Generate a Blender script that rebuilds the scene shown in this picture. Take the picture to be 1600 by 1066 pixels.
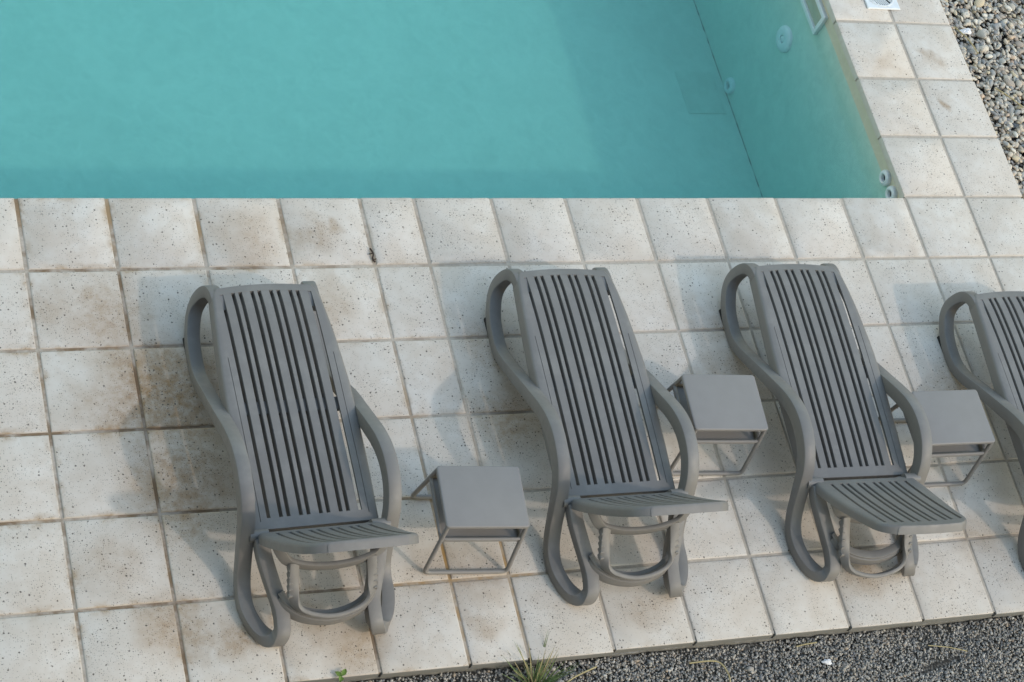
import bpy, math, random
import numpy as np
from mathutils import Matrix, Vector
for o in list(bpy.data.objects): bpy.data.objects.remove(o)
scene = bpy.context.scene
col = scene.collection
S = 0.45            # one paving tile in metres; the plan below is written in tiles
random.seed(7); rng = np.random.default_rng(7)

# ------------------------------------------------------------------ camera
cd = bpy.data.cameras.new('camera'); cam = bpy.data.objects.new('camera', cd); col.objects.link(cam)
scene.camera = cam
R = ((0.91493496, 0.02812669, -0.40262006), (-0.23062154, 0.85510371, -0.46433969), (0.33122157, 0.51769347, 0.7888509))
C = (-4.2292*S, -13.2514*S, 19.0364*S)
cam.matrix_world = Matrix([[*R[i], C[i]] for i in range(3)] + [[0, 0, 0, 1]])
cd.sensor_width = 36; cd.lens = 3227.76/1600*36; cd.clip_end = 2000

# ------------------------------------------------------------------ sky, sun, exposure
SUN = Vector((0.82, -0.85, 1.0)).normalized()          # towards the sun
elev = math.asin(SUN.z); az = math.atan2(SUN.x, SUN.y)
world = bpy.data.worlds.new('World'); scene.world = world; world.use_nodes = True
wn = world.node_tree; bg = wn.nodes['Background']
sky = wn.nodes.new('ShaderNodeTexSky'); sky.sky_type = 'NISHITA'; sky.sun_disc = False
sky.sun_elevation = elev; sky.sun_rotation = az
sky.air_density = 2.4; sky.dust_density = 1.2; sky.ozone_density = 1.3
wn.links.new(sky.outputs[0], bg.inputs[0]); bg.inputs[1].default_value = 0.15
sl = bpy.data.lights.new('sun', 'SUN'); sl.energy = 0.5; sl.angle = math.radians(1.5); sl.color = (1, .87, .76)
so = bpy.data.objects.new('sun', sl); col.objects.link(so); so.location = (3, -4, 12)
so.rotation_euler = SUN.to_track_quat('Z', 'Y').to_euler()
vs = scene.view_settings
vs.view_transform = 'Standard'; vs.look = 'None'; vs.gamma = 1; vs.exposure = 0.74

# ------------------------------------------------------------------ helpers
def V(x, y, z): return (x*S, y*S, z*S)
def finish(me, smooth=40):
    if smooth:
        for p in me.polygons: p.use_smooth = True
        me.set_sharp_from_angle(angle=math.radians(smooth))
def mesh(name, v, f, mat, parent=None, smooth=40, scale=True):
    me = bpy.data.meshes.new(name)
    me.from_pydata([tuple(S*k for k in p) if scale else tuple(p) for p in v], [], f)
    me.validate(); me.update(); finish(me, smooth)
    if mat: me.materials.append(mat)
    o = bpy.data.objects.new(name, me); col.objects.link(o)
    if parent: o.parent = parent
    return o
def tag(o, label=None, cat=None, group=None, kind=None):
    if label: o['label'] = label
    if cat: o['category'] = cat
    if group: o['group'] = group
    if kind: o['kind'] = kind
    return o
def empty(name, loc, rz=0):
    o = bpy.data.objects.new(name, None); col.objects.link(o); o.location = loc; o.rotation_euler = (0, 0, rz)
    o.empty_display_size = .1
    return o
class MB:
    def __init__(s): s.v = []; s.f = []
    def add(s, v, f):
        n = len(s.v); s.v += [tuple(p) for p in v]; s.f += [tuple(i+n for i in q) for q in f]; return s
    def box(s, x0, x1, y0, y1, z0, z1, ch=0.0):
        if not ch:
            v = [(x, y, z) for z in (z0, z1) for y in (y0, y1) for x in (x0, x1)]
            return s.add(v, [(0, 2, 3, 1), (4, 5, 7, 6), (0, 1, 5, 4), (2, 6, 7, 3), (0, 4, 6, 2), (1, 3, 7, 5)])
        # top edges chamfered
        a = [(x0, y0), (x1, y0), (x1, y1), (x0, y1)]
        b = [(x0+ch, y0+ch), (x1-ch, y0+ch), (x1-ch, y1-ch), (x0+ch, y1-ch)]
        v = [(*p, z0) for p in a]+[(*p, z1-ch) for p in a]+[(*p, z1) for p in b]
        f = [(3, 2, 1, 0), (8, 9, 10, 11)]
        for i in range(4):
            j = (i+1) % 4; f += [(i, j, 4+j, 4+i), (4+i, 4+j, 8+j, 8+i)]
        return s.add(v, f)
    def sweep(s, pts, prof, n=6, lat=(1, 0, 0), closed=False, bs=None):
        """prof: list of (a,b): a along the lateral axis, b along the normal"""
        P = smooth_path(pts, n, closed); N = len(P); m = len(prof); lat = Vector(lat); v = []; f = []
        for i, p in enumerate(P):
            q0 = P[(i-1) % N] if (closed or i > 0) else P[i]; q1 = P[(i+1) % N] if (closed or i < N-1) else P[i]
            t = (Vector(q1)-Vector(q0)).normalized()
            L = (lat-t*lat.dot(t)).normalized(); B = t.cross(L)
            kb = float(np.interp(i/max(n, 1), range(len(bs)), bs)) if bs else 1.0
            for a, b in prof: v.append(tuple(Vector(p)+L*a+B*b*kb))
        for i in range(N if closed else N-1):
            k = (i+1) % N
            for j in range(m):
                l = (j+1) % m; f.append((i*m+j, i*m+l, k*m+l, k*m+j))
        if not closed: f += [tuple(range(m))[::-1], tuple((N-1)*m+j for j in range(m))]
        return s.add(v, f)
    def build(s, name, mat, parent=None, smooth=40): 
        return mesh(name, s.v, s.f, mat, parent, smooth)
def smooth_path(pts, n, closed=False):
    p = [np.array(q, float) for q in pts]; N = len(p); out = []
    if n <= 1: return [tuple(q) for q in p]
    rngN = N if closed else N-1
    for i in range(rngN):
        g = lambda k: p[k % N] if closed else p[min(max(k, 0), N-1)]
        p0, p1, p2, p3 = g(i-1), g(i), g(i+1), g(i+2)
        for k in range(n):
            t = k/n
            out.append(tuple(.5*((2*p1)+(p2-p0)*t+(2*p0-5*p1+4*p2-p3)*t*t+(3*p1-p0-3*p2+p3)*t**3)))
    if not closed: out.append(tuple(p[-1]))
    return out
def rrect(w, h, r=.3, n=3):
    out = []; r = r*min(w, h)
    for cx, cy, a0 in ((w/2-r, h/2-r, 0), (-w/2+r, h/2-r, 90), (-w/2+r, -h/2+r, 180), (w/2-r, -h/2+r, 270)):
        for k in range(n):
            a = math.radians(a0+90*k/(n-1)); out.append((cx+r*math.cos(a), cy+r*math.sin(a)))
    return out
def circ(r, n=10): return [(r*math.cos(2*math.pi*k/n), r*math.sin(2*math.pi*k/n)) for k in range(n)]

# ------------------------------------------------------------------ materials
class NT:
    def __init__(s, name):
        s.m = bpy.data.materials.new(name); s.m.use_nodes = True; s.t = s.m.node_tree
        s.b = s.t.nodes['Principled BSDF']; s.out = s.t.nodes['Material Output']
    def n(s, typ, **kw):
        o = s.t.nodes.new('ShaderNode'+typ)
        for k, v in kw.items():
            if k.startswith('i_'):
                key = k[2:]; key = int(key) if key.isdigit() else key.replace('_', ' ')
                o.inputs[key].default_value = v
            else: setattr(o, k, v)
        return o
    def l(s, a, b): s.t.links.new(a, b)
    def put(s, sock, v):
        if isinstance(v, (int, float)): sock.default_value = v
        elif isinstance(v, tuple): sock.default_value = (*v, 1) if len(v) == 3 and sock.type == 'RGBA' else v
        else: s.l(v, sock)
    def math(s, op, a, b=0.0, clamp=False):
        o = s.n('Math', operation=op, use_clamp=clamp); s.put(o.inputs[0], a); s.put(o.inputs[1], b); return o.outputs[0]
    def mix(s, fac, a, b, bt='MIX'):
        o = s.n('Mix', data_type='RGBA', blend_type=bt); s.put(o.inputs[0], fac); s.put(o.inputs[6], a); s.put(o.inputs[7], b); return o.outputs[2]
    def ramp(s, v, lo, hi, a=0.0, b=1.0):
        o = s.n('MapRange', interpolation_type='SMOOTHSTEP'); s.put(o.inputs[0], v)
        for i, k in enumerate((lo, hi, a, b)): s.put(o.inputs[i+1], k)
        return o.outputs[0]
    def noise(s, vec, scale, detail=4, rough=.55, dist=0.0):
        o = s.n('TexNoise'); o.inputs['Scale'].default_value = scale; o.inputs['Detail'].default_value = detail
        o.inputs['Roughness'].default_value = rough; o.inputs['Distortion'].default_value = dist
        s.l(vec, o.inputs['Vector']); return o.outputs['Fac']
    def bump(s, h, strength, dist=.002, normal=None):
        o = s.n('Bump'); o.inputs['Strength'].default_value = strength; o.inputs['Distance'].default_value = dist
        s.l(h, o.inputs['Height'])
        if normal: s.l(normal, o.inputs['Normal'])
        return o.outputs[0]
    def fin(s, color, rough, bump=None, spec=.5):
        s.put(s.b.inputs['Base Color'], color); s.put(s.b.inputs['Roughness'], rough)
        s.b.inputs['Specular IOR Level'].default_value = spec
        if bump is not None: s.l(bump, s.b.inputs['Normal'])
        return s.m

def mat_simple(name, c, rough=.5, var=.06, scale=25, spec=.5, bump=.05):
    k = NT(name); p = k.n('NewGeometry').outputs['Position']
    nz = k.noise(p, scale, 5)
    f = k.ramp(nz, .25, .75, 1-var, 1+var)
    cc = k.mix(1.0, c, (1, 1, 1), 'MULTIPLY')
    o = k.n('VectorMath', operation='SCALE'); k.l(cc, o.inputs[0]); k.l(f, o.inputs['Scale'])
    fine = k.noise(p, 900, 2)
    return k.fin(o.outputs[0], rough, k.bump(fine, bump, .0006), spec)

def mat_plastic():
    k = NT('grey_resin'); p = k.n('NewGeometry').outputs['Position']
    base = (.188, .178, .171)
    dust = k.ramp(k.noise(p, 7, 6, .65), .42, .72)
    up = k.n('SeparateXYZ'); k.l(k.n('NewGeometry').outputs['Normal'], up.inputs[0])
    dusty = k.math('MULTIPLY', dust, k.ramp(up.outputs[2], .3, 1.0, 0.0, .35))
    c = k.mix(dusty, base, (.30, .288, .27))
    oi = k.n('ObjectInfo').outputs['Random']
    c = k.mix(k.math('MULTIPLY', oi, .12), c, (.165, .158, .152))
    r = k.ramp(k.noise(p, 30, 4), .3, .7, .42, .56)
    return k.fin(c, r, k.bump(k.noise(p, 1400, 2), .06, .0005), .45)

STAINS = [(1.25, -2.6, 1.15, .85), (.85, -1.55, .8, .5), (1.3, -3.7, .95, .7), (.2, -1.4, .45, .35), (2.6, -.6, .6, .35), (3.3, -.65, .5, .4), (3.35, -1.6, .5, .35),
          (1.0, -5.3, .55, .55), (1.55, -5.35, .4, .7), (2.9, -5.6, .5, .5), (2.4, -5.35, .3, .4), (4.25, -5.5, .3, .4), (4.0, -4.9, .7, .35), (5.2, -3.0, .7, .6), (5.15, -2.2, .5, .45), (4.4, -4.9, .5, .3),
          (8.2, -2.6, .6, .4), (8.3, -1.9, .4, .4), (9.1, -5.2, .6, .55), (6.2, -5.45, .4, .35), (11.3, -2.9, .6, .35), (10.9, -4.9, .5, .35), (12.35, 2.3, .3, .35), (13.1, 2.35, .22, .5), (12.95, 1.6, .15, .6), (.55, -1.35, .25, .6), (3.6, -.45, .2, .5), (2.35, -1.9, .9, .4), (2.3, -3.4, 1.1, .35), (.4, -4.6, .5, .3)]
def stain_mask(k, p):
    warp = k.n('TexNoise'); warp.inputs['Scale'].default_value = 3.2; warp.inputs['Detail'].default_value = 5
    k.l(p, warp.inputs['Vector'])
    off = k.n('VectorMath', operation='MULTIPLY_ADD'); k.l(warp.outputs['Color'], off.inputs[0]); off.inputs[1].default_value = (.42, .42, 0); k.l(p, off.inputs[2])
    sub = k.n('VectorMath', operation='SUBTRACT'); k.l(off.outputs[0], sub.inputs[0]); sub.inputs[1].default_value = (.21, .21, 0)
    tot = None
    for x, y, r, a in STAINS:
        d = k.n('VectorMath', operation='DISTANCE'); k.l(sub.outputs[0], d.inputs[0]); d.inputs[1].default_value = (x*S, y*S, 0)
        m = k.ramp(d.outputs['Value'], .15*r*S, r*S, a, 0.0)
        tot = m if tot is None else k.math('MAXIMUM', tot, m)
    return tot

def mat_tile():
    k = NT('cast_stone_tile'); g = k.n('NewGeometry'); p = g.outputs['Position']
    oi = k.n('ObjectInfo').outputs['Random']
    tc = k.n('TexCoord').outputs['Generated']
    # cloudy body
    big = k.noise(p, 2.6, 5, .6, .4); mid = k.noise(p, 11, 5, .62)
    body = k.mix(k.ramp(mid, .3, .72), (.69, .638, .58), (.625, .555, .485))
    body = k.mix(k.math('MULTIPLY', k.ramp(big, .40, .68), .62), body, (.565, .485, .405))
    body = k.mix(k.math('MULTIPLY', oi, .45), body, (.58, .52, .46))
    pale = k.ramp(k.noise(p, 4.3, 4, .6), .52, .72)
    body = k.mix(k.math('MULTIPLY', pale, .45), body, (.73, .69, .645))
    # brown weathering
    st = stain_mask(k, p); streak = k.ramp(k.noise(p, 19, 6, .7), .25, .75, .5, 1.35)
    stf = k.math('MULTIPLY', st, streak, True)
    body = k.mix(stf, body, (.33, .212, .112))
    # dirt creeping in from the joints
    sx = k.n('SeparateXYZ'); k.l(tc, sx.inputs[0])
    ex = k.math('MINIMUM', sx.outputs[0], k.math('SUBTRACT', 1.0, sx.outputs[0]))
    ey = k.math('MINIMUM', sx.outputs[1], k.math('SUBTRACT', 1.0, sx.outputs[1]))
    e = k.math('MINIMUM', ex, ey)
    sp = k.n('SeparateXYZ'); k.l(p, sp.inputs[0])
    leftish = k.ramp(sp.outputs[0], .4, 3.0, 1.0, .28)
    ed = k.math('MULTIPLY', k.ramp(e, .0, .10, 1.0, 0.0), k.ramp(k.noise(p, 6.5, 6, .7), .46, .70))
    body = k.mix(k.math('MULTIPLY', k.math('MULTIPLY', ed, leftish), .85), body, (.37, .25, .14))
    # outer face of the terrace edge, greyer and darker than the top
    nz = k.n('SeparateXYZ'); k.l(g.outputs['Normal'], nz.inputs[0])
    outer_face = k.math('MULTIPLY', k.ramp(nz.outputs[2], .35, .8, 1.0, 0.0), k.math('LESS_THAN', sp.outputs[1], -5.9*S))
    body = k.mix(outer_face, body, (.20, .195, .185))
    # casting pits, two sizes, in uneven fields, blacker and denser where the stone is stained
    dens0 = k.math('MULTIPLY', k.ramp(k.noise(p, 5.5, 4, .6), .33, .68), k.ramp(oi, 0.0, 1.0, .55, 1.1))
    dens = k.math('ADD', dens0, k.math('MULTIPLY', st, .55))
    pw = k.n('TexNoise'); pw.inputs['Scale'].default_value = 210; pw.inputs['Detail'].default_value = 2; k.l(p, pw.inputs['Vector'])
    pv = k.n('VectorMath', operation='MULTIPLY_ADD'); k.l(pw.outputs['Color'], pv.inputs[0]); pv.inputs[1].default_value = (.0075, .0075, 0); k.l(p, pv.inputs[2])
    def pits(scale, keep0, keep1, r0, r1):
        vo = k.n('TexVoronoi', voronoi_dimensions='2D'); vo.inputs['Scale'].default_value = scale; k.l(pv.outputs[0], vo.inputs['Vector'])
        cs = k.n('SeparateColor'); k.l(vo.outputs['Color'], cs.inputs[0])
        thr = k.math('ADD', k.math('MULTIPLY', dens, keep1-keep0), keep0)
        keep = k.math('LESS_THAN', cs.outputs[0], thr)
        rad = k.math('ADD', k.math('MULTIPLY', k.math('POWER', cs.outputs[1], 3.0), r1-r0), r0)
        nd = k.math('DIVIDE', vo.outputs['Distance'], rad)
        return k.math('MULTIPLY', keep, k.ramp(nd, .55, 1.0, 1.0, 0.0))
    p1 = pits(52, .05, .52, .08, .31); p2 = pits(108, .14, .72, .14, .32)
    pit = k.math('MULTIPLY', k.math('MAXIMUM', p1, k.math('MULTIPLY', p2, .8)), k.ramp(nz.outputs[2], .5, .85))
    colr = k.mix(k.math('MULTIPLY', pit, .86), body, (.055, .046, .038))
    h = k.math('SUBTRACT', k.math('MULTIPLY', k.noise(p, 60, 5, .6), .25), pit)
    return k.fin(colr, k.ramp(mid, .3, .7, .62, .8), k.bump(h, .5, .003), .35)

def mat_grout():
    k = NT('sand_grout'); p = k.n('NewGeometry').outputs['Position']
    sp = k.n('SeparateXYZ'); k.l(p, sp.inputs[0])
    n1 = k.noise(p, 5, 5, .65); n2 = k.noise(p, 60, 4, .6)
    c = k.mix(k.ramp(n2, .3, .7), (.53, .465, .395), (.44, .38, .315))
    left = k.ramp(sp.outputs[0], .5, 2.9, .95, .08)
    c = k.mix(k.math('MULTIPLY', k.ramp(n1, .42, .62), left), c, (.22, .15, .09))
    c = k.mix(k.math('MULTIPLY', k.ramp(k.noise(p, 3.1, 4), .55, .7), left), c, (.34, .23, .125))
    st = stain_mask(k, p)
    c = k.mix(k.math('MULTIPLY', st, k.ramp(n1, .3, .6, .4, 1.3), True), c, (.17, .11, .065))
    d = k.n('VectorMath', operation='DISTANCE'); k.l(p, d.inputs[0]); d.inputs[1].default_value = (4.25*S, -4.85*S, 0)
    c = k.mix(k.math('MULTIPLY', k.ramp(d.outputs['Value'], .1*S, 1.5*S, .9, 0.0), k.ramp(n1, .35, .6)), c, (.42, .25, .09))
    return k.fin(c, .9, k.bump(n2, .5, .003), .2)

def mat_liner():
    k = NT('pool_render'); p = k.n('NewGeometry').outputs['Position']
    c = k.mix(k.ramp(k.noise(p, 1.4, 6, .65, .5), .35, .7), (.66, .60, .47), (.60, .555, .44))
    caustic_web = k.n('TexVoronoi', feature='DISTANCE_TO_EDGE'); caustic_web.inputs['Scale'].default_value = 5.5  # bright web of rippling light, painted into the pool colour
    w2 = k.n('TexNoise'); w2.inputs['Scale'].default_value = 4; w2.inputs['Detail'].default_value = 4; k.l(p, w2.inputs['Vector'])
    ad = k.n('VectorMath', operation='MULTIPLY_ADD'); k.l(w2.outputs['Color'], ad.inputs[0]); ad.inputs[1].default_value = (.35, .35, .35); k.l(p, ad.inputs[2]); k.l(ad.outputs[0], caustic_web.inputs['Vector'])
    c = k.mix(k.ramp(caustic_web.outputs['Distance'], 0.0, .09, .16, 0.0), c, (.80, .76, .64))
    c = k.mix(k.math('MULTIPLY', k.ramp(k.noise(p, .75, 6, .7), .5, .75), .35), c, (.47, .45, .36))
    sz = k.n('SeparateXYZ'); k.l(p, sz.inputs[0])
    aq = k.mix(k.ramp(k.noise(p, 1.4, 6, .65, .5), .35, .7), (.56, .70, .625), (.51, .66, .59))
    aq = k.mix(k.ramp(caustic_web.outputs['Distance'], 0.0, .10, .28, 0.0), aq, (.65, .78, .70))
    aq = k.mix(k.math('MULTIPLY', k.ramp(k.noise(p, 9, 6, .75, .8), .40, .70), .55), aq, (.43, .575, .515))  # fine mottling painted to suggest ripple light under water
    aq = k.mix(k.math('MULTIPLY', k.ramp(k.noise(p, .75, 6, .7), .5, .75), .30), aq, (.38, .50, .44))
    edge = k.math('ADD', sz.outputs[2], k.math('MULTIPLY', k.math('SUBTRACT', k.noise(p, 6, 3), .62), .008))
    c = k.mix(k.ramp(edge, -.340*S, -.315*S), aq, c)
    return k.fin(c, .7, None, .3)

def mat_water():
    k = NT('pool_water'); t = k.t; t.nodes.remove(k.b)
    p = k.n('NewGeometry'); pos = p.outputs['Position']
    h = k.math('ADD', k.noise(pos, 5.5, 3, .5, .6), k.math('MULTIPLY', k.noise(pos, 22, 2), .25))
    bm = k.bump(h, .12, .02)
    fr = k.n('Fresnel'); fr.inputs['IOR'].default_value = 1.33; k.l(bm, fr.inputs['Normal'])
    fac = k.math('MULTIPLY', fr.outputs[0], k.math('SUBTRACT', 1.0, p.outputs['Backfacing']))
    tr = k.n('BsdfTransparent'); gl = k.n('BsdfGlossy'); gl.inputs['Roughness'].default_value = .03; k.l(bm, gl.inputs['Normal'])
    mx = k.n('MixShader'); k.l(fac, mx.inputs[0]); k.l(tr.outputs[0], mx.inputs[1]); k.l(gl.outputs[0], mx.inputs[2])
    k.l(mx.outputs[0], k.out.inputs['Surface'])
    va = k.n('VolumeAbsorption'); va.inputs['Color'].default_value = (.26, .82, .825, 1); va.inputs['Density'].default_value = .50
    vsn = k.n('VolumeScatter'); vsn.inputs['Color'].default_value = (.80, .97, .98, 1); vsn.inputs['Density'].default_value = .18; vsn.inputs['Anisotropy'].default_value = .3
    ad = k.n('AddShader'); k.l(va.outputs[0], ad.inputs[0]); k.l(vsn.outputs[0], ad.inputs[1])
    k.l(ad.outputs[0], k.out.inputs['Volume'])
    return k.m

def mat_stones(name, cols, rough=.75):
    k = NT(name); g = k.n('NewGeometry'); cr = k.n('ValToRGB'); cr.color_ramp.interpolation = 'CONSTANT'
    el = cr.color_ramp.elements
    while len(el) < len(cols): el.new(.5)
    for i, cc in enumerate(cols): el[i].position = i/len(cols); el[i].color = (*cc, 1)
    k.l(g.outputs['Random Per Island'], cr.inputs[0])
    nz = k.noise(g.outputs['Position'], 140, 4)
    c = k.mix(k.ramp(nz, .3, .75, 0.0, .5), cr.outputs[0], (.34, .315, .28))
    return k.fin(c, rough, k.bump(nz, .3, .002), .35)

def mat_ground():
    k = NT('gravel_earth'); p = k.n('NewGeometry').outputs['Position']
    vo = k.n('TexVoronoi'); vo.inputs['Scale'].default_value = 70; k.l(p, vo.inputs['Vector'])
    c = k.mix(k.ramp(vo.outputs['Distance'], .1, .7), (.17, .16, .145), (.04, .037, .033))
    return k.fin(c, .9, k.bump(vo.outputs['Distance'], .8, .01), .2)

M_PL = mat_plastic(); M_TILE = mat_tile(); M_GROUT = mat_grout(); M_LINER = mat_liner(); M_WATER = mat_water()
M_TABLE = mat_simple('powder_coated_grey', (.242, .228, .221), .5, .03, 12, .4, .04)
M_WHITE = mat_simple('white_abs', (.72, .75, .77), .4, .05, 20, .5, .03)
M_BLACK = mat_simple('black_rubber', (.015, .015, .015), .8, .1)
M_DARK = mat_simple('dark_recess', (.03, .04, .04), .6, .1)
M_EDGE = mat_simple('raw_slab_edge', (.25, .24, .225), .9, .25, 30, .2, .6)
M_GROUND = mat_ground()

# ------------------------------------------------------------------ paving
U = [-3, -2, -1, 0, 1.005, 2.013, 3.017, 4.023, 4.708, 5.718, 6.715, 7.719, 8.726, 9.728, 10.74, 11.739, 12.717, 13.68]
VV = [0, -.972, -1.976, -2.987, -3.99, -5.001, -5.986]
VN = [0, 1.009, 2.01, 3.015, 4.02, 5.02, 6.02, 7.02, 8.02]
PX0, PX1, PY0, PY1, PZ = -9.0, 11.79, -0.03, 11.0, -3.1        # pool inside
gb = MB()
gb.box(U[0], U[-1]-.03, VV[-1]+.03, -.012, -.10, -.017)
gb.box(U[-3]+.012, U[-1]-.03, -.0119, VN[-1], -.10, -.017)
deck = gb.build('deck', M_GROUT, smooth=0); tag(deck, 'pale square paving with sandy joints around the pool', None, None, 'structure')
G = .0155
def tile(x0, x1, y0, y1, bull=None):
    """one cast tile: slightly uneven edge, eased arris, optional bullnose towards the pool"""
    w = []
    def edge(a, b, n):
        return [(a[0]+(b[0]-a[0])*i/n, a[1]+(b[1]-a[1])*i/n) for i in range(n)]
    loop = edge((x0, y0), (x1, y0), 5)+edge((x1, y0), (x1, y1), 5)+edge((x1, y1), (x0, y1), 5)+edge((x0, y1), (x0, y0), 5)
    if not bull: loop = [(x+random.uniform(-.0035, .0035), y+random.uniform(-.0035, .0035)) for x, y in loop]
    cx, cy = (x0+x1)/2, (y0+y1)/2; tz = random.uniform(-.004, .003); ax, ay = random.uniform(-.004, .004), random.uniform(-.004, .004)
    def inset(d, z):
        out = []
        for x, y in loop:
            dx = max(min(x, x1-d), x0+d) if bull != 'x' else min(max(x, x0+(d if d < .02 else d*2.2)), x1-d)
            dy = max(min(y, y1-d), y0+d) if bull != 'y' else max(min(y, y1-(d if d < .02 else d*1.6)), y0+d)
            out.append((dx, dy, z+tz+ax*(x-cx)+ay*(y-cy) if z > -.05 else z))
        return out
    bot = -.10
    rings = [inset(0, bot), inset(0, -.022 if not bull else -.048), inset(.004, -.010 if not bull else -.026), inset(.010, -.004 if not bull else -.010), inset(.022, 0)]
    v = sum(rings, []); n = len(loop); f = [tuple(range(n))[::-1], tuple(4*n+i for i in range(n))]
    for r in range(4):
        for i in range(n):
            j = (i+1) % n; f.append((r*n+i, r*n+j, (r+1)*n+j, (r+1)*n+i))
    # origin at the tile centre so its own extent drives the edge dirt
    me = bpy.data.meshes.new('tile'); me.from_pydata([((a-cx)*S, (b-cy)*S, z*S) for a, b, z in v], [], f); me.update(); finish(me, 50)
    me.materials.append(M_TILE)
    o = bpy.data.objects.new('tile', me); col.objects.link(o); o.parent = deck; o.location = (cx*S, cy*S, 0)
    return o
for i in range(len(U)-1):
    for j in range(len(VV)-1):
        top = VV[j] if j == 0 and U[i] < 11.7 else VV[j]-G
        tile(U[i]+G, U[i+1]-(G if i < len(U)-2 else 0), VV[j+1]+(G if j < len(VV)-2 else random.uniform(-.012, .012)), top, 'y' if j == 0 and U[i] < 11.7 else None)
for i in (15, 16):
    for j in range(len(VN)-1):
        tile(U[i]+(0 if i == 15 else G), U[i+1]-(G if i == 15 else 0), VN[j]+G, VN[j+1]-G, 'x' if i == 15 else None)
eb = MB()
xs = [U[0]+k*(U[-1]-U[0])/120 for k in range(121)]
v = []; f = []
for k, x in enumerate(xs):
    a = random.uniform(-.006, .008)
    v += [(x, VV[-1]+.035, -.101), (x, VV[-1]+.005+a, -.101), (x, VV[-1]+.012+a*1.5, -.19+random.uniform(-.01, .01)), (x, VV[-1]+.06, -.26)]
for k in range(120):
    for r in range(3): f.append((4*k+r, 4*k+r+1, 4*k+r+5, 4*k+r+4))
slab = mesh('slab_edge', v, f, M_EDGE, None, 30); tag(slab, 'rough concrete edge under the paving', None, None, 'structure')

# ground sheet with a hole for the pool, reaching far beyond the frame
def sheet(name, hole, big, z, mat):
    x0, x1, y0, y1 = hole; X0, X1, Y0, Y1 = big
    v = [(X0, Y0, z), (X1, Y0, z), (X1, Y1, z), (X0, Y1, z), (x0, y0, z), (x1, y0, z), (x1, y1, z), (x0, y1, z)]
    return mesh(name, v, [(0, 1, 5, 4), (1, 2, 6, 5), (2, 3, 7, 6), (3, 0, 4, 7)], mat, None, 0)
tag(sheet('ground', (PX0-.3, PX1+.3, PY0-.3, PY1+.3), (-300, 300, -300, 300), -.185, M_GROUND), 'dark gravelly ground around the paving', None, None, 'structure')

# ------------------------------------------------------------------ unseen block the view is taken from, added to shade the furniture
M_ADDED_BLOCK = mat_simple('added_block_plaster', (.20, .19, .175), .85, .06, 3, .2)
hb = empty('added_building', V(-22, -24, -.18)); tag(hb, 'plastered block out of view behind the camera, added to shade the terrace furniture', 'added_building')
m = MB(); m.box(-26, 26, -9, 9, 0, 30); m.build('added_block_wall', M_ADDED_BLOCK, hb, 0)
m = MB(); m.box(-26.6, 26.6, -9.6, 9.6, 30.01, 30.8); m.build('added_block_roof', M_ADDED_BLOCK, hb, 0)
for fx in range(-22, 26, 6):
    for fz in (3, 10.5, 18, 25):
        m = MB(); m.box(fx-1.4, fx+1.4, 8.9, 9.06, fz, fz+3.2); m.build('added_block_window', M_DARK, hb, 0)

# ------------------------------------------------------------------ pool
pb = MB()
def quad(mb, a, b, c, d): mb.add([a, b, c, d], [(0, 1, 2, 3)])
WT = .3
# floor slab and four thick walls
pb.box(PX0-WT, PX1+WT, PY0-WT, PY1+WT, PZ-.3, PZ)
pb.box(PX1, PX1+WT, PY0-WT, PY1+WT, PZ+.001, -.101)
pb.box(PX0-WT, PX0, PY0-WT, PY1+WT, PZ+.001, -.101)
pb.box(PX0+.001, PX1-.001, PY0-WT, PY0, PZ+.001, -.102)
pb.box(PX0+.001, PX1-.001, PY1, PY1+WT, PZ+.001, -.102)
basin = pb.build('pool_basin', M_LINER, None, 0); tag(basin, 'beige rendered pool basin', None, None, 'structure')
wb = MB(); WZ = -.335
wb.box(PX0-.05, PX1+.05, PY0-.05, PY1+.05, PZ-.05, WZ)
water = wb.build('water', M_WATER, None, 0); tag(water, 'turquoise water filling the swimming pool', None, None, 'structure')
# dirt line lying in the corner of floor and wall
db = MB(); pts = []
y = 1.2
while y < 8:
    w = random.uniform(.002, .013)*(1 if random.random() > .3 else .15)
    pts.append((y, w)); y += random.uniform(.03, .09)
for (ya, wa), (yb_, wb_) in zip(pts[:-1], pts[1:]):
    a = PX1-.012; quad(db, (a-wa, ya, PZ+.006), (a+wa, ya, PZ+.006), (a+wb_, yb_, PZ+.006), (a-wb_, yb_, PZ+.006))
k_ = mat_simple('silt', (.05, .06, .05), .9, .3); so_ = db.build('silt_line', k_, None, 0)
tag(so_, 'dark line of silt along the foot of the pool wall', 'silt', None, 'stuff')
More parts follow.
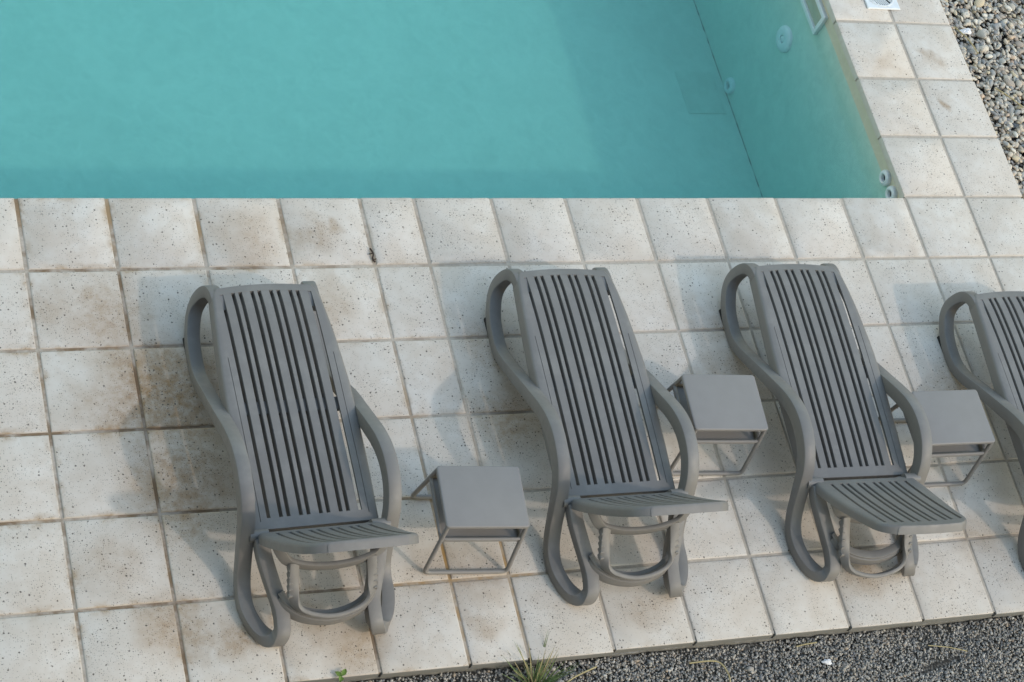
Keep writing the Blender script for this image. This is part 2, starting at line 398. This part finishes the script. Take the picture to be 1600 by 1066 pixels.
# repair patch round the floor drain
patch = MB(); patch.box(11.0, 11.66, 3.7, 4.5, PZ+.002, PZ+.012, .004)
po = patch.build('floor_patch', mat_simple('patched_render', (.46, .60, .53), .8, .08, 14, .2), None, 0)
tag(po, 'faint square repair patch on the pool floor beside the low inlet', 'patch')
def ring(mb, x, y, z, prof, n=28, cap=True):
    """lathe round the -X axis on the right-hand wall; prof: (radius, distance from wall)"""
    v = []; f = []
    for r, d in prof:
        for k in range(n):
            a = 2*math.pi*k/n; v.append((x-d, y+r*math.cos(a), z+r*math.sin(a)))
    for i in range(len(prof)-1):
        for k in range(n):
            l = (k+1) % n; f.append((i*n+k, i*n+l, (i+1)*n+l, (i+1)*n+k))
    if cap: f.append(tuple((len(prof)-1)*n+k for k in range(n)))
    mb.add(v, f)
def inlet(name, y, z, r, label, mat_, hole=.42, cat='inlet'):
    e = empty(name, V(PX1, y, z)); tag(e, label, cat, 'round fittings on the pool wall')
    m = MB(); ring(m, 0, 0, 0, [(r, -.02), (r, .03), (r*.9, .055), (r*.62, .07), (r*hole*1.12, .06), (r*hole, .035), (r*hole*.97, .0)], cap=False); m.build('flange', mat_, e)
    m = MB(); ring(m, 0, 0, 0, [(r*hole*.9, .0), (r*hole*.9, .05), (r*hole*.75, .058), (r*hole*.3, .06)] if hole < .3 else [(r*hole*.97, .012), (r*hole*.5, .010)]); m.build('nozzle' if hole < .5 else 'lens', M_DARK if hole >= .3 and hole < .5 else mat_, e)
    return e
inlet('return_inlet', .50, -.27, .115, 'white ring inlet above the water line, farther of the pair by the pool corner', M_WHITE)
inlet('return_inlet', .235, -.27, .115, 'white ring inlet above the water line, nearest the pool corner', M_WHITE)
inlet('pool_light', 3.71, -1.28, .20, 'round white light set in the underwater pool wall', M_WHITE, .28, 'pool light')
inlet('low_inlet', 4.12, -2.93, .13, 'small round inlet low on the pool wall beside the floor patch', M_WHITE, .4)
# skimmer mouth
sk = empty('skimmer', V(PX1, 3.7, -.38)); tag(sk, 'rectangular pale skimmer mouth in the pool wall at the water line', 'skimmer')
m = MB(); y0_, y1_, z0_, z1_, t_ = -.48, .48, -.20, .18, .065
m.box(-.06, .01, y0_, y1_, z0_, z0_+t_, .01); m.box(-.06, .01, y0_, y1_, z1_-t_, z1_, .01)
m.box(-.058, .01, y0_, y0_+t_, z0_+t_, z1_-t_); m.box(-.058, .01, y1_-t_, y1_, z0_+t_, z1_-t_)
m.build('frame', M_WHITE, sk, 30)
m = MB(); m.box(-.02, -.003, y0_+t_, y1_-t_, z0_+t_, z1_-t_); m.build('flap', mat_simple('skimmer_flap', (.42, .44, .36), .5), sk, 0)

# skimmer lid in the paving
lid = empty('skimmer_lid', V(12.615, 3.52, .003)); tag(lid, 'white square skimmer lid with round slotted grille on the paving', 'skimmer lid')
m = MB(); m.box(-.275, .275, -.275, .275, .0, .022, .008); m.build('plate', M_WHITE, lid, 30)
m = MB(); n = 40; v = []; f = []
for r, z in ((.245, .0225), (.24, .034), (.222, .034), (.217, .0235)):
    for k in range(n): v.append((r*math.cos(2*math.pi*k/n), r*math.sin(2*math.pi*k/n), z))
for i in range(3):
    for k in range(n): l = (k+1) % n; f.append((i*n+k, i*n+l, (i+1)*n+l, (i+1)*n+k))
m.add(v, f); m.build('rim', M_WHITE, lid)
m = MB(); m.add([(.216*math.cos(2*math.pi*k/n), .216*math.sin(2*math.pi*k/n), .0232) for k in range(n)], [tuple(range(n))]); m.build('well', M_DARK, lid, 0)
for k in range(15):
    x = -.196+k*.028
    if abs(x) < .01: continue
    hl = math.sqrt(max(.214**2-x*x, 0))
    m = MB(); m.box(x-.0075, x+.0075, -hl, -.02, .024, .031); m.box(x-.0075, x+.0075, .02, hl, .024, .031); b = m.build('grille_bar', M_WHITE, lid, 0); b.rotation_euler.z = .6
m = MB(); m.box(-.214, .214, -.02, .02, .0242, .033); b = m.build('grille_rib', M_WHITE, lid, 0); b.rotation_euler.z = .6

# ------------------------------------------------------------------ sun loungers
WIDE, NARROW, SLOT = .1345, .082, .038
cent = [-.50]
for k in range(9): cent.append(cent[-1]+(WIDE if k % 2 == 0 else NARROW))
W0 = .50+SLOT/2                                  # half width of the slatted field
def panel(name, path, hw, t0, t1, w0, w1, warp, skirt, parent, end_round, groove=None, nt=40):
    """moulded panel: rim shell with skirt as one part, every slat a sub-part.
    path(t)->(y,z,ny,nz); hw(t) half width; w0,w1 ends of the slat field"""
    ts = sorted(set([t0+(t1-t0)*i/nt for i in range(nt+1)]+[t1-.22*(1-math.sin(math.pi/2*i/10)) for i in range(10)]+[w0, w1]+([groove[0], groove[1]] if groove else [])))
    ts = [t for i, t in enumerate(ts) if i == 0 or t-ts[i-1] > 1e-4]
    def place(t, h, d):
        tt = t+warp(t)*h*h; y, z, ny, nz = path(tt); return (h, y+ny*d, z+nz*d)
    # columns across: skirt, rounded arris, rim, [groove], inner edge
    gr = groove[2] if groove else None
    def cols(t):
        a = hw(t); e = end_round(t)                # e: extra drop towards rounded ends
        inner = min(W0, a-.07)
        g0 = min(max(gr if gr else (a+inner)/2, inner+.01), a-.05)
        L = [(-a, -skirt-e), (-a, -.035-e), (-a+.010, -.012-e), (-a+.032, -e), (-g0-.003, -e), (-g0+.003, -e), (-inner, -e)]
        mid = [(-inner+(2*inner)*q/8, -e) for q in range(1, 8)]
        Rr = [(-x, d) for x, d in L[::-1]]
        return L+mid+Rr
    nc = 21; v = []; f = []
    for t in ts: v += [place(t, h, d) for h, d in cols(t)]
    for i in range(len(ts)-1):
        tm = (ts[i]+ts[i+1])/2
        for j in range(nc-1):
            if w0 < tm < w1 and 6 <= j < 14: continue
            if groove and groove[0] < tm < groove[1] and j in (4, 15): continue
            f.append((i*nc+j, (i+1)*nc+j, (i+1)*nc+j+1, i*nc+j+1))
    # turned-down end lips
    for ti, sg in ((0, -1), (len(ts)-1, 1)):
        base = len(v); t = ts[ti]; e0 = [place(t, h, d) for h, d in cols(t)]
        for dz, dy in ((-.006, .003), (-.03, .006), (-skirt, .007)):
            row = []
            for (h, d) in cols(t):
                y, z, ny, nz = path(t+warp(t)*h*h+sg*dy); dd = min(d, dz)
                row.append((h, y+ny*dd, z+nz*dd))
            v += row
        rows = [ti*nc, base, base+nc, base+2*nc]
        for a_, b_ in zip(rows[:-1], rows[1:]):
            for j in range(nc-1): f.append((a_+j, b_+j, b_+j+1, a_+j+1) if sg > 0 else (a_+j+1, b_+j+1, b_+j, a_+j))
    o = mesh(name, v, f, M_PL, parent, 38)
    md = o.modifiers.new('thickness', 'SOLIDIFY'); md.thickness = .034*S; md.offset = -1; md.use_even_offset = False
    es = o.modifiers.new('crisp', 'EDGE_SPLIT'); es.split_angle = math.radians(38)
    # slats
    for q in range(9):
        a = cent[q]+SLOT/2; b = cent[q+1]-SLOT/2; n = 26; sv = []; sf = []
        dp = -skirt*.72; prof = [(a, dp), (a, -.004), (a+.004, .002), (b-.004, .002), (b, -.004), (b, dp)]
        for i in range(n+1):
            t = (w0-.004)+(w1-w0+.008)*i/n
            sv += [place(t, h, d-.003) for h, d in prof]
        for i in range(n):
            for j in range(6):
                l = (j+1) % 6; sf.append((i*6+j, (i+1)*6+j, (i+1)*6+l, i*6+l))
        sf += [tuple(range(6)), tuple(n*6+j for j in range(6))[::-1]]
        mesh('slat', sv, sf, M_PL, o, 30)
    return o

def fix_normals(o):
    import bmesh
    bm = bmesh.new(); bm.from_mesh(o.data); bmesh.ops.recalc_face_normals(bm, faces=bm.faces[:]); bm.to_mesh(o.data); bm.free(); finish(o.data, 38)

def seat_z(s):
    xs_ = [-2.9, -2.6, -2.0, -1.36, -.98, -.69, -.36, 0, .15, .24, .32, .4]
    zs_ = [.575, .595, .655, .70, .722, .733, .74, .733, .72, .705, .68, .64]
    return float(np.interp(s, xs_, zs_))
sgrid = np.linspace(-2.95, .45, 171); zsm = np.array([seat_z(s) for s in sgrid])
for _ in range(30): zsm[1:-1] = .25*zsm[:-2]+.5*zsm[1:-1]+.25*zsm[2:]
def seat_path(t):                     # t = -s, runs from foot (small) to hip
    s = -t; z = float(np.interp(s, sgrid, zsm)); dz = (np.interp(s+.02, sgrid, zsm)-np.interp(s-.02, sgrid, zsm))/.04
    n = math.hypot(1, dz); return s, z, -dz/n, 1/n
def seat_hw(t):
    a = float(np.interp(t, [-.28, -.19, 0, .36, .69, .98, 1.36, 2.0, 2.65], [.605, .615, .635, .667, .688, .706, .71, .705, .69]))
    if t < -.16: a -= .06*(1-math.sqrt(max(0, 1-((-.16-t)/.17)**2)))
    return a
BL = 1.44
def back_path(t):                     # local to the hinge, lying back along -Y, gently dished
    n = 24; y = z = 0.0; ang0 = math.radians(-4.5); dA = math.radians(9)
    for i in range(n):
        u = (i+.5)/n*t; a = ang0+dA*u/BL; y -= math.cos(a)*t/n; z += math.sin(a)*t/n
    a = ang0+dA*t/BL; return y, z+.03, math.sin(a), math.cos(a)
def back_hw(t):
    a = float(np.interp(t, [0, .25, .7, 1.1, BL], [.685, .69, .66, .615, .585]))
    if t > BL-.22: a -= .20*(1-math.sqrt(max(0, 1-((t-(BL-.22))/.223)**2)))
    if t < .08: a -= .03*(1-t/.08)
    return a

# centre line of one side frame: foot-end curl, front leg, arm, rear leg loop, return to the hinge (y, h, z)
SIDE = [(.0, .535, .625), (.12, .54, .638), (.225, .545, .622), (.315, .56, .56), (.358, .592, .45), (.352, .632, .30), (.27, .672, .195), (.12, .705, .13), (-.05, .725, .085), (-.27, .735, .068), (-.45, .74, .09), (-.62, .742, .165), (-.82, .747, .295),
        (-1.07, .765, .475), (-1.33, .767, .64), (-1.59, .77, .80), (-1.80, .78, .905), (-1.99, .788, .955), (-2.18, .793, .95), (-2.36, .793, .895), (-2.52, .79, .775), (-2.645, .785, .59), (-2.77, .775, .36), (-2.90, .77, .175), (-3.05, .772, .088),
        (-3.22, .768, .072), (-3.40, .72, .072), (-3.545, .635, .088), (-3.61, .555, .155), (-3.575, .505, .235), (-3.47, .492, .285), (-3.34, .50, .33), (-3.20, .535, .395), (-3.03, .585, .48), (-2.86, .625, .56), (-2.70, .64, .635)]
SIDE_T = [1]*12+[1.05, 1.1, 1.15, 1.25, 1.35, 1.4, 1.4, 1.35, 1.25, 1.1]+[1]*14
def tube_part(name, pts, prof, parent, lat=(1, 0, 0), n=5, bs=None):
    m = MB(); m.sweep(pts, prof, n, lat, bs=bs); o = m.build(name, M_PL, parent); fix_normals(o); return o

HINGE = (0, -2.665, .64)
def make_lounger():
    root = empty('sun_lounger', (0, 0, 0))
    seat = panel('seat', seat_path, seat_hw, -.31, 2.585, -.215, 2.465, lambda t: .16*max(0, 1-max(t+.2, 0)/.8), .16, root, lambda t: 0.0, (.62, 2.50, .590)); fix_normals(seat)
    m = MB(); m.sweep([(-.60, -1.20, .615), (.60, -1.20, .615)], rrect(.16, .07, .3), 1, (0, 1, 0)); c = m.build('cross_rail', M_PL, seat); fix_normals(c)
    for sg in (-1, 1):
        f = tube_part('side_frame', [(sg*h, y, z) for y, h, z in SIDE], rrect(.152, .138, .13, 3), root, bs=SIDE_T)
        m = MB(); m.box(sg*.722-.078, sg*.722+.078, -.16, .06, .002, .05, .01); m.build('rubber_foot', M_BLACK, f)
        m = MB(); m.sweep([(sg*.56, HINGE[1], HINGE[2]), (sg*.64, HINGE[1], HINGE[2]), (sg*.76, HINGE[1], HINGE[2])], circ(.062, 18), 1, (0, 1, 0)); h = m.build('hinge_knob', M_PL, root); fix_normals(h)
    m = MB(); m.sweep([(-.60, -2.655, .57), (-.3, -2.70, .51), (0, -2.715, .495), (.3, -2.70, .51), (.60, -2.655, .57)], rrect(.12, .09, .3), 5, (0, 1, 0)); c = m.build('hinge_rail', M_PL, root); fix_normals(c)
    st = [(-.52, -3.27, .40), (-.45, -3.37, .36), (-.28, -3.475, .32), (0, -3.525, .30), (.28, -3.475, .32), (.45, -3.37, .36), (.52, -3.27, .40)]
    m = MB(); m.sweep(st, rrect(.075, .13, .3), 6, (0, 1, 0)); m.sweep([(x*.97, y+.035, z+.075) for x, y, z in st], rrect(.10, .028, .4), 6, (0, 1, 0)); c = m.build('rear_stretcher', M_PL, root); fix_normals(c)
    # backrest, built lying flat about its hinge
    back = panel('backrest', back_path, back_hw, .02, BL, .11, 1.31, lambda t: -.16*max(0, (t-.5)/.94) if t > .5 else 0.0, .10, root, lambda t: 0.0, None, 30); fix_normals(back)
    back.location = V(*HINGE)
    return root
def make_strut(root, up, lo):
    """U-shaped prop between the back of the backrest and the rear stretcher"""
    uy, uz = up; ly, lz = lo; m = MB()
    L = lambda a: (uy+(ly-uy)*a, uz+(lz-uz)*a)
    m.sweep([(-.60, uy+.14, uz+.12), (-.555, uy+.05, uz+.06), (-.46, uy-.01, uz-.03), (-.25, uy-.055, uz-.075), (0, uy-.07, uz-.09), (.25, uy-.055, uz-.075), (.46, uy-.01, uz-.03), (.555, uy+.05, uz+.06), (.60, uy+.14, uz+.12)], rrect(.055, .115, .3), 5, (0, 1, 0))
    y2, z2 = L(.97)
    m.sweep([(-.415, *L(.08)), (-.42, *L(.5)), (-.405, *L(.86)), (-.33, y2-.03, z2-.03), (-.17, y2-.085, z2-.065), (0, y2-.105, z2-.075), (.17, y2-.085, z2-.065), (.33, y2-.03, z2-.03), (.405, *L(.86)), (.42, *L(.5)), (.415, *L(.08))], rrect(.05, .11, .3), 5, (0, 1, .5))
    o = m.build('support_strut', M_PL, root); fix_normals(o)
    for sg in (-1, 1):
        m = MB(); x = sg*.455; v = []; n = 5
        for k in range(n):
            y, z = L(.20+.13*k); y1, z1 = L(.20+.13*k+.07)
            m.box(x-.022, x+.022, y1+.0, y+.045, z1-.01, z+.02, .008)
        m.build('notch_rack', M_PL, o, 30)
    return o
def copy_tree(o, parent=None):
    c = o.copy(); col.objects.link(c); c.parent = parent
    for ch in list(o.children):
        if ch.name.startswith('support_strut'): continue
        copy_tree(ch, c)
    return c
LOUNGERS = [
    (2.379, -1.937, -.0286, 59, (-3.05, .835), (-3.44, .50), 'grey slatted sun lounger at far left over the brown stained tiles'),
    (6.0, -1.80, 0.0, 59, (-3.05, .835), (-3.44, .50), 'grey slatted sun lounger between the two nearest side tables, backrest steeply raised'),
    (9.15, -1.782, .0193, 41.5, (-3.10, .72), (-3.62, .34), 'grey slatted sun lounger with its backrest set lowest, slats of the backrest showing'),
    (12.194, -2.245, -.001, 50, (-3.08, .78), (-3.52, .42), 'grey slatted sun lounger cut off by the right edge of the photo')]
proto = make_lounger()
first = True
for x, y, k, ang, up, lo, lab in LOUNGERS:
    r = proto if first else copy_tree(proto); first = False
    r.location = V(x, y, 0); r.rotation_euler = (0, 0, math.atan(-k))
    tag(r, lab, 'sun lounger', 'sun loungers lined up along the pool')
    for ch in r.children:
        if ch.name.startswith('backrest'): ch.rotation_euler = (-math.radians(ang), 0, 0)
for r, d in zip([o for o in col.objects if o.name.startswith('sun_lounger')], LOUNGERS): make_strut(r, d[4], d[5])

# ------------------------------------------------------------------ side tables
TW, TD, TH, BW, YF, YB = .9385, .727, .873, 1.004, -.479, .427
def make_table():
    root = empty('side_table', (0, 0, 0)); r = .026
    # top: thin folded sheet with rounded corners
    n = 6; rc = .035; loop = []
    for cx, cy, a0 in ((TW/2-rc, TD/2-rc, 0), (-TW/2+rc, TD/2-rc, 90), (-TW/2+rc, -TD/2+rc, 180), (TW/2-rc, -TD/2+rc, 270)):
        for k in range(n): a = math.radians(a0+90*k/(n-1)); loop.append((cx+rc*math.cos(a), cy+rc*math.sin(a)))
    N = len(loop); v = []; f = []
    for sc, z in ((0, TH-.042), (0, TH-.010), (.006, TH-.003), (.014, TH)):
        v += [(x-math.copysign(min(sc, abs(x)), x), y-math.copysign(min(sc, abs(y)), y), z) for x, y in loop]
    for i in range(3):
        for k in range(N): l = (k+1) % N; f.append((i*N+k, i*N+l, (i+1)*N+l, (i+1)*N+k))
    f += [tuple(3*N+k for k in range(N)), tuple(range(N))[::-1]]
    m = MB(); m.add(v, f); m.build('table_top', M_TABLE, root, 35)
    for yb, yt in ((YF, -TD/2+r), (YB, TD/2-r)):
        xb = BW/2-r; xt = TW/2-r; zt = TH-.045; q = []
        def rnd(p0, p1, p2, rad=.07):
            p0, p1, p2 = map(Vector, (p0, p1, p2)); a = p1+(p0-p1).normalized()*rad; b = p1+(p2-p1).normalized()*rad
            return [tuple(a*(1-t)**2+p1*2*t*(1-t)+b*t*t) for t in (0, .25, .5, .75, 1)]
        A, B, Cc, D = (-xt, yt, zt), (-xb, yb, r), (xb, yb, r), (xt, yt, zt)
        pts = [A]+rnd(A, B, Cc)+rnd(B, Cc, D)+[D]
        m = MB(); m.sweep(pts, circ(r, 10), 1, (0, 1, 0.01)); o = m.build('sled_leg', M_TABLE, root); fix_normals(o)
    # hanging tray
    m = MB(); x1 = TW/2-.012; y1 = TD/2+.018; zt = TH-.25
    m.box(-x1, x1, -y1, y1, zt-.06, zt-.045); 
    m.box(-x1, x1, -y1, -y1+.012, zt-.0451, zt); m.box(-x1, x1, y1-.012, y1, zt-.0451, zt); m.box(-x1, -x1+.012, -y1+.0121, y1-.0121, zt-.0451, zt); m.box(x1-.012, x1, -y1+.0121, y1-.0121, zt-.0451, zt)
    tray = m.build('tray', M_TABLE, root, 30)
    m = MB(); rc = .06; lp = []
    for cx, cy, a0 in ((x1-rc, y1-rc, 0), (-x1+rc, y1-rc, 90), (-x1+rc, -y1+rc, 180), (x1-rc, -y1+rc, 270)):
        for k in range(5): a = math.radians(a0+90*k/4); lp.append((cx+rc*math.cos(a), cy+rc*math.sin(a), zt))
    m.sweep(lp, circ(.02, 8), 1, (0, 0, 1), True); o = m.build('tray_rim', M_TABLE, tray); fix_normals(o)
    for sx in (-1, 1):
        for sy, yb, yt in ((-1, YF, -TD/2+r), (1, YB, TD/2-r)):
            a = .34; p0 = (sx*(TW/2-r+(BW-TW)/2*a), yt+(yb-yt)*a, TH-.05-(TH-.05)*a)
            m = MB(); m.sweep([p0, (sx*(TW/2-.03), p0[1]-sy*.035, p0[2]+.03), (sx*(x1+.01), p0[1]-sy*.085, zt+.012), (sx*x1, p0[1]-sy*.15, zt)], circ(.017, 8), 4, (0, 0, 1)); o = m.build('tray_bracket', M_TABLE, tray); fix_normals(o)
    return root
T0 = make_table()
TABLES = [(4.2365, -4.4503, -.0666, 'grey metal side table standing on orange stained joints, nearest the camera'),
          (7.4823, -3.4502, -.0555, 'grey metal side table in the middle, half behind the arm of a lounger'),
          (10.495, -3.7921, -.0142, 'grey metal side table at the right, between the two rightmost loungers')]
for i, (x, y, a, lab) in enumerate(TABLES):
    t = T0 if i == 0 else copy_tree(T0); t.location = V(x, y, 0.001); t.rotation_euler = (0, 0, a)
    tag(t, lab, 'side table', 'side tables between the loungers')

# ------------------------------------------------------------------ gravel and pebbles
def ico(sub):
    import bmesh
    bm = bmesh.new(); bmesh.ops.create_icosphere(bm, subdivisions=sub, radius=1); bm.verts.ensure_lookup_table()
    v = np.array([q.co[:] for q in bm.verts]); f = np.array([[w.index for w in q.verts] for q in bm.faces]); bm.free(); return v, f
def scatter(name, centers, size, sub, mat, flat=(.55, .8), smooth=True):
    bv, bf = ico(sub); n = len(centers); nv = len(bv)
    sc = size*rng.lognormal(0, .28, n)[:, None]*np.stack([rng.uniform(.85, 1.6, n), rng.uniform(.65, 1.05, n), rng.uniform(*flat, n)], 1)
    vv = bv[None]*(1+rng.uniform(-.2, .2, (n, nv, 1)))*sc[:, None, :]
    a = rng.uniform(0, 6.283, n); tx = rng.normal(0, .35, n); ty = rng.normal(0, .35, n)
    def rot(ax, an):
        c, s = np.cos(an), np.sin(an); m = np.zeros((n, 3, 3)); i, j = [(1, 2), (2, 0), (0, 1)][ax]
        m[:, ax, ax] = 1; m[:, i, i] = c; m[:, j, j] = c; m[:, i, j] = -s; m[:, j, i] = s; return m
    Rm = rot(2, a) @ rot(0, tx) @ rot(1, ty)
    vv = np.einsum('nij,nkj->nki', Rm, vv)+np.asarray(centers)[:, None, :]
    vv = vv.reshape(-1, 3)*S; ff = (bf[None]+(np.arange(n)*nv)[:, None, None]).reshape(-1, 3)
    me = bpy.data.meshes.new(name); me.vertices.add(len(vv)); me.vertices.foreach_set('co', vv.astype(np.float32).ravel())
    me.loops.add(ff.size); me.loops.foreach_set('vertex_index', ff.astype(np.int32).ravel())
    me.polygons.add(len(ff)); me.polygons.foreach_set('loop_start', np.arange(0, ff.size, 3, dtype=np.int32)); me.polygons.foreach_set('loop_total', np.full(len(ff), 3, np.int32))
    me.update(); me.validate()
    if smooth: me.polygons.foreach_set('use_smooth', np.ones(len(ff), bool))
    me.materials.append(mat); o = bpy.data.objects.new(name, me); col.objects.link(o); return o
PEB = [(0.729, 0.647, 0.533), (0.628, 0.525, 0.406), (0.528, 0.488, 0.429), (0.415, 0.397, 0.365), (0.691, 0.573, 0.44), (0.339, 0.342, 0.336), (0.628, 0.464, 0.336), (0.503, 0.451, 0.382), (0.779, 0.708, 0.603), (0.415, 0.342, 0.278), (0.578, 0.537, 0.475), (0.653, 0.537, 0.359), (0.289, 0.287, 0.29), (0.565, 0.5, 0.406)]
n = 10500
pc = np.stack([rng.uniform(13.72, 16.6, n), rng.uniform(-.6, 6.5, n), rng.uniform(-.17, -.055, n)], 1)
tag(scatter('pebbles', pc, .033, 2, mat_stones('river_pebbles', PEB), (.38, .62)), 'bed of mixed brown and grey pebbles beside the paving', 'pebbles', None, 'stuff')
GRV = [(0.457, 0.414, 0.362), (0.377, 0.347, 0.313), (0.297, 0.28, 0.258), (0.217, 0.213, 0.209), (0.411, 0.381, 0.335), (0.171, 0.174, 0.181), (0.48, 0.431, 0.373), (0.274, 0.252, 0.225), (0.206, 0.207, 0.22), (0.377, 0.297, 0.225), (0.571, 0.532, 0.483), (0.251, 0.241, 0.23)]
n = 60000
gx = rng.uniform(1.2, 13.6, n); gy = -5.99-rng.uniform(0, 1.75, n)
gz = rng.uniform(-.195, -.15, n)+.018*np.sin(gx*2.3+1)*np.cos(gy*3.1)
hole = np.exp(-(((gx-9.86)/.33)**2+((gy+6.47-.22*(gx-9.86))/.05)**2)); gz -= .05*hole
keep = hole < .55
gc = np.stack([gx, gy, gz], 1)[keep]
tag(scatter('gravel', gc, .0125, 1, mat_stones('crushed_gravel', GRV, .85), (.6, .95), False), 'fine grey crushed gravel along the paving edge', 'gravel', None, 'stuff')

# ------------------------------------------------------------------ small things
M_GRASS = mat_simple('grass_blade', (.16, .21, .085), .6, .3, 30, .3)
M_DRY = mat_simple('dry_straw', (.42, .35, .19), .7, .2, 30, .2)
def blade(m, base, ang, length, lean, w, curl=.35, n=6):
    d = Vector((math.cos(ang), math.sin(ang), 0)); p = Vector((-d.y, d.x, 0)); v = []; f = []
    for i in range(n+1):
        t = i/n; up = length*(t*math.cos(lean)-curl*t*t*.3); out = length*(t*math.sin(lean)+curl*t*t*.35)
        c = Vector(base)+d*out+Vector((0, 0, up)); ww = w*(1-t**1.6)*.5+.0006
        v += [tuple(c-p*ww), tuple(c+Vector((0, 0, -ww*.5))+d*ww*.4), tuple(c+p*ww)]
    for i in range(n):
        for j in (0, 1): f.append((3*i+j, 3*i+j+1, 3*i+j+4, 3*i+j+3))
    m.add(v, f)
g = empty('grass_tuft', V(4.76, -6.24, -.17)); tag(g, 'spiky green grass tuft growing at the edge of the paving', 'grass')
for nm, cnt, mt in (('green_blades', 60, M_GRASS), ('dry_blades', 16, M_DRY)):
    m = MB()
    for k in range(cnt):
        r0 = random.uniform(0, .11); a0 = random.uniform(0, 6.28); L_ = random.uniform(.22, .6)
        blade(m, (r0*math.cos(a0), r0*math.sin(a0)*.6, -.02), a0+random.uniform(-.7, .7), L_, random.uniform(.15, 1.05), random.uniform(.014, .026))
    m.build(nm, mt, g, 60)
# little weed with three leaves
wd = empty('weed', V(2.60, -6.02, -.02)); tag(wd, 'tiny bright green weed leaning over the slab edge', 'weed')
M_LEAF = mat_simple('weed_leaf', (.15, .23, .04), .5, .25, 40, .4)
m = MB(); m.sweep([(0, 0, -.12), (-.012, .02, -.02), (-.02, .04, .05)], circ(.006, 6), 4, (1, 0, 0)); m.build('stem', M_GRASS, wd)
for a0, L_, tl in ((.9, .10, .5), (2.4, .085, .3), (4.2, .07, .6)):
    m = MB(); v = []; f = []; n = 6
    d = Vector((math.cos(a0), math.sin(a0), 0)); p = Vector((-d.y, d.x, 0)); b = Vector((-.02, .04, .05))
    for i in range(n+1):
        t = i/n; w = .032*math.sin(math.pi*min(t*1.05, 1))**.8*(1-.3*t); c = b+d*L_*t+Vector((0, 0, L_*tl*t*(1-t)*1.2))
        v += [tuple(c-p*w+Vector((0, 0, .012))), tuple(c), tuple(c+p*w+Vector((0, 0, .012)))]
    for i in range(n):
        for j in (0, 1): f.append((3*i+j, 3*i+j+1, 3*i+j+4, 3*i+j+3))
    m.add(v, f); m.build('leaf', M_LEAF, wd, 60)
def straw(pts, r, label, mat_=M_DRY, name='dry_stalk', cat='stalk', group='dry stalks lying on the gravel'):
    m = MB(); m.sweep(pts, circ(r, 6), 6, (0, 0, 1)); o = m.build(name, mat_); tag(o, label, cat, group); return o
straw([(6.62, -6.17, -.105), (6.95, -6.19, -.085), (7.05, -6.36, -.09), (7.02, -6.55, -.115)], .009, 'curved dry stalk bent in a hook on the gravel')
straw([(8.02, -6.10, -.115), (8.15, -6.085, -.11), (8.30, -6.075, -.115)], .008, 'short dry stalk on the gravel close under the paving')
straw([(4.95, -6.33, -.11), (5.2, -6.2, -.10), (5.5, -6.10, -.11)], .009, 'long dry stalk on the gravel beside the grass tuft')
straw([(9.75, -6.25, -.115), (10.0, -6.3, -.105), (10.25, -6.37, -.115)], .006, 'thin straight dry stalk on the gravel at the right')
straw([(14.0, 1.9, -.02), (14.15, 1.75, .0), (14.35, 1.55, -.01)], .010, 'dry stalk lying on the brown pebbles', group='dry stalks on the pebbles')
straw([(13.74, 3.0, -.02), (13.86, 2.75, .015), (13.95, 2.5, -.005)], .010, 'dry stalk on the pebbles beside the white scrap', group='dry stalks on the pebbles')
def scrap(name, x, y, z, r, label):
    v = []; f = []; n = 11
    for rr, zz in ((1.0, 0.0), (.75, .35), (.3, .5)):
        for k in range(n):
            a = 2*math.pi*k/n; q = r*rr*(1+random.uniform(-.3, .3)); v.append((x+q*math.cos(a)*1.3, y+q*math.sin(a)*.7, z+r*zz*random.uniform(.5, 1.1)))
    for i in range(2):
        for k in range(n): l = (k+1) % n; f.append((i*n+k, i*n+l, (i+1)*n+l, (i+1)*n+k))
    f.append(tuple(2*n+k for k in range(n)))
    o = mesh(name, v, f, mat_simple(name+'_white', (.74, .73, .74), .8, .08), None, 25); tag(o, label, 'scrap'); return o
scrap('paper_scrap', 8.36, -6.31, -.14, .05, 'crumpled white scrap lying on the fine gravel')
scrap('white_stone', 13.93, 2.93, -.03, .075, 'white chalky lump lying among the brown pebbles')
# dark twig caught on a joint near the pool
m = MB(); m.sweep([(4.0, -.74, .012), (4.02, -.82, .02), (4.0, -.88, .014), (4.02, -.93, .012)], circ(.011, 6), 4, (0, 0, 1)); m.sweep([(4.015, -.81, .018), (3.975, -.82, .012)], circ(.008, 6), 2, (0, 0, 1)); m.sweep([(4.01, -.90, .016), (4.045, -.885, .012)], circ(.007, 6), 2, (0, 0, 1))
tag(m.build('twig', mat_simple('dark_bark', (.045, .028, .02), .8)), 'short dark twig lying on a tile joint near the pool edge', 'twig')

# ------------------------------------------------------------------ render settings
scene.render.engine = 'CYCLES'
scene.cycles.transparent_max_bounces = 24
scene.cycles.max_bounces = 6; scene.cycles.volume_bounces = 1; scene.cycles.diffuse_bounces = 3
scene.render.resolution_x = 1024; scene.render.resolution_y = 682
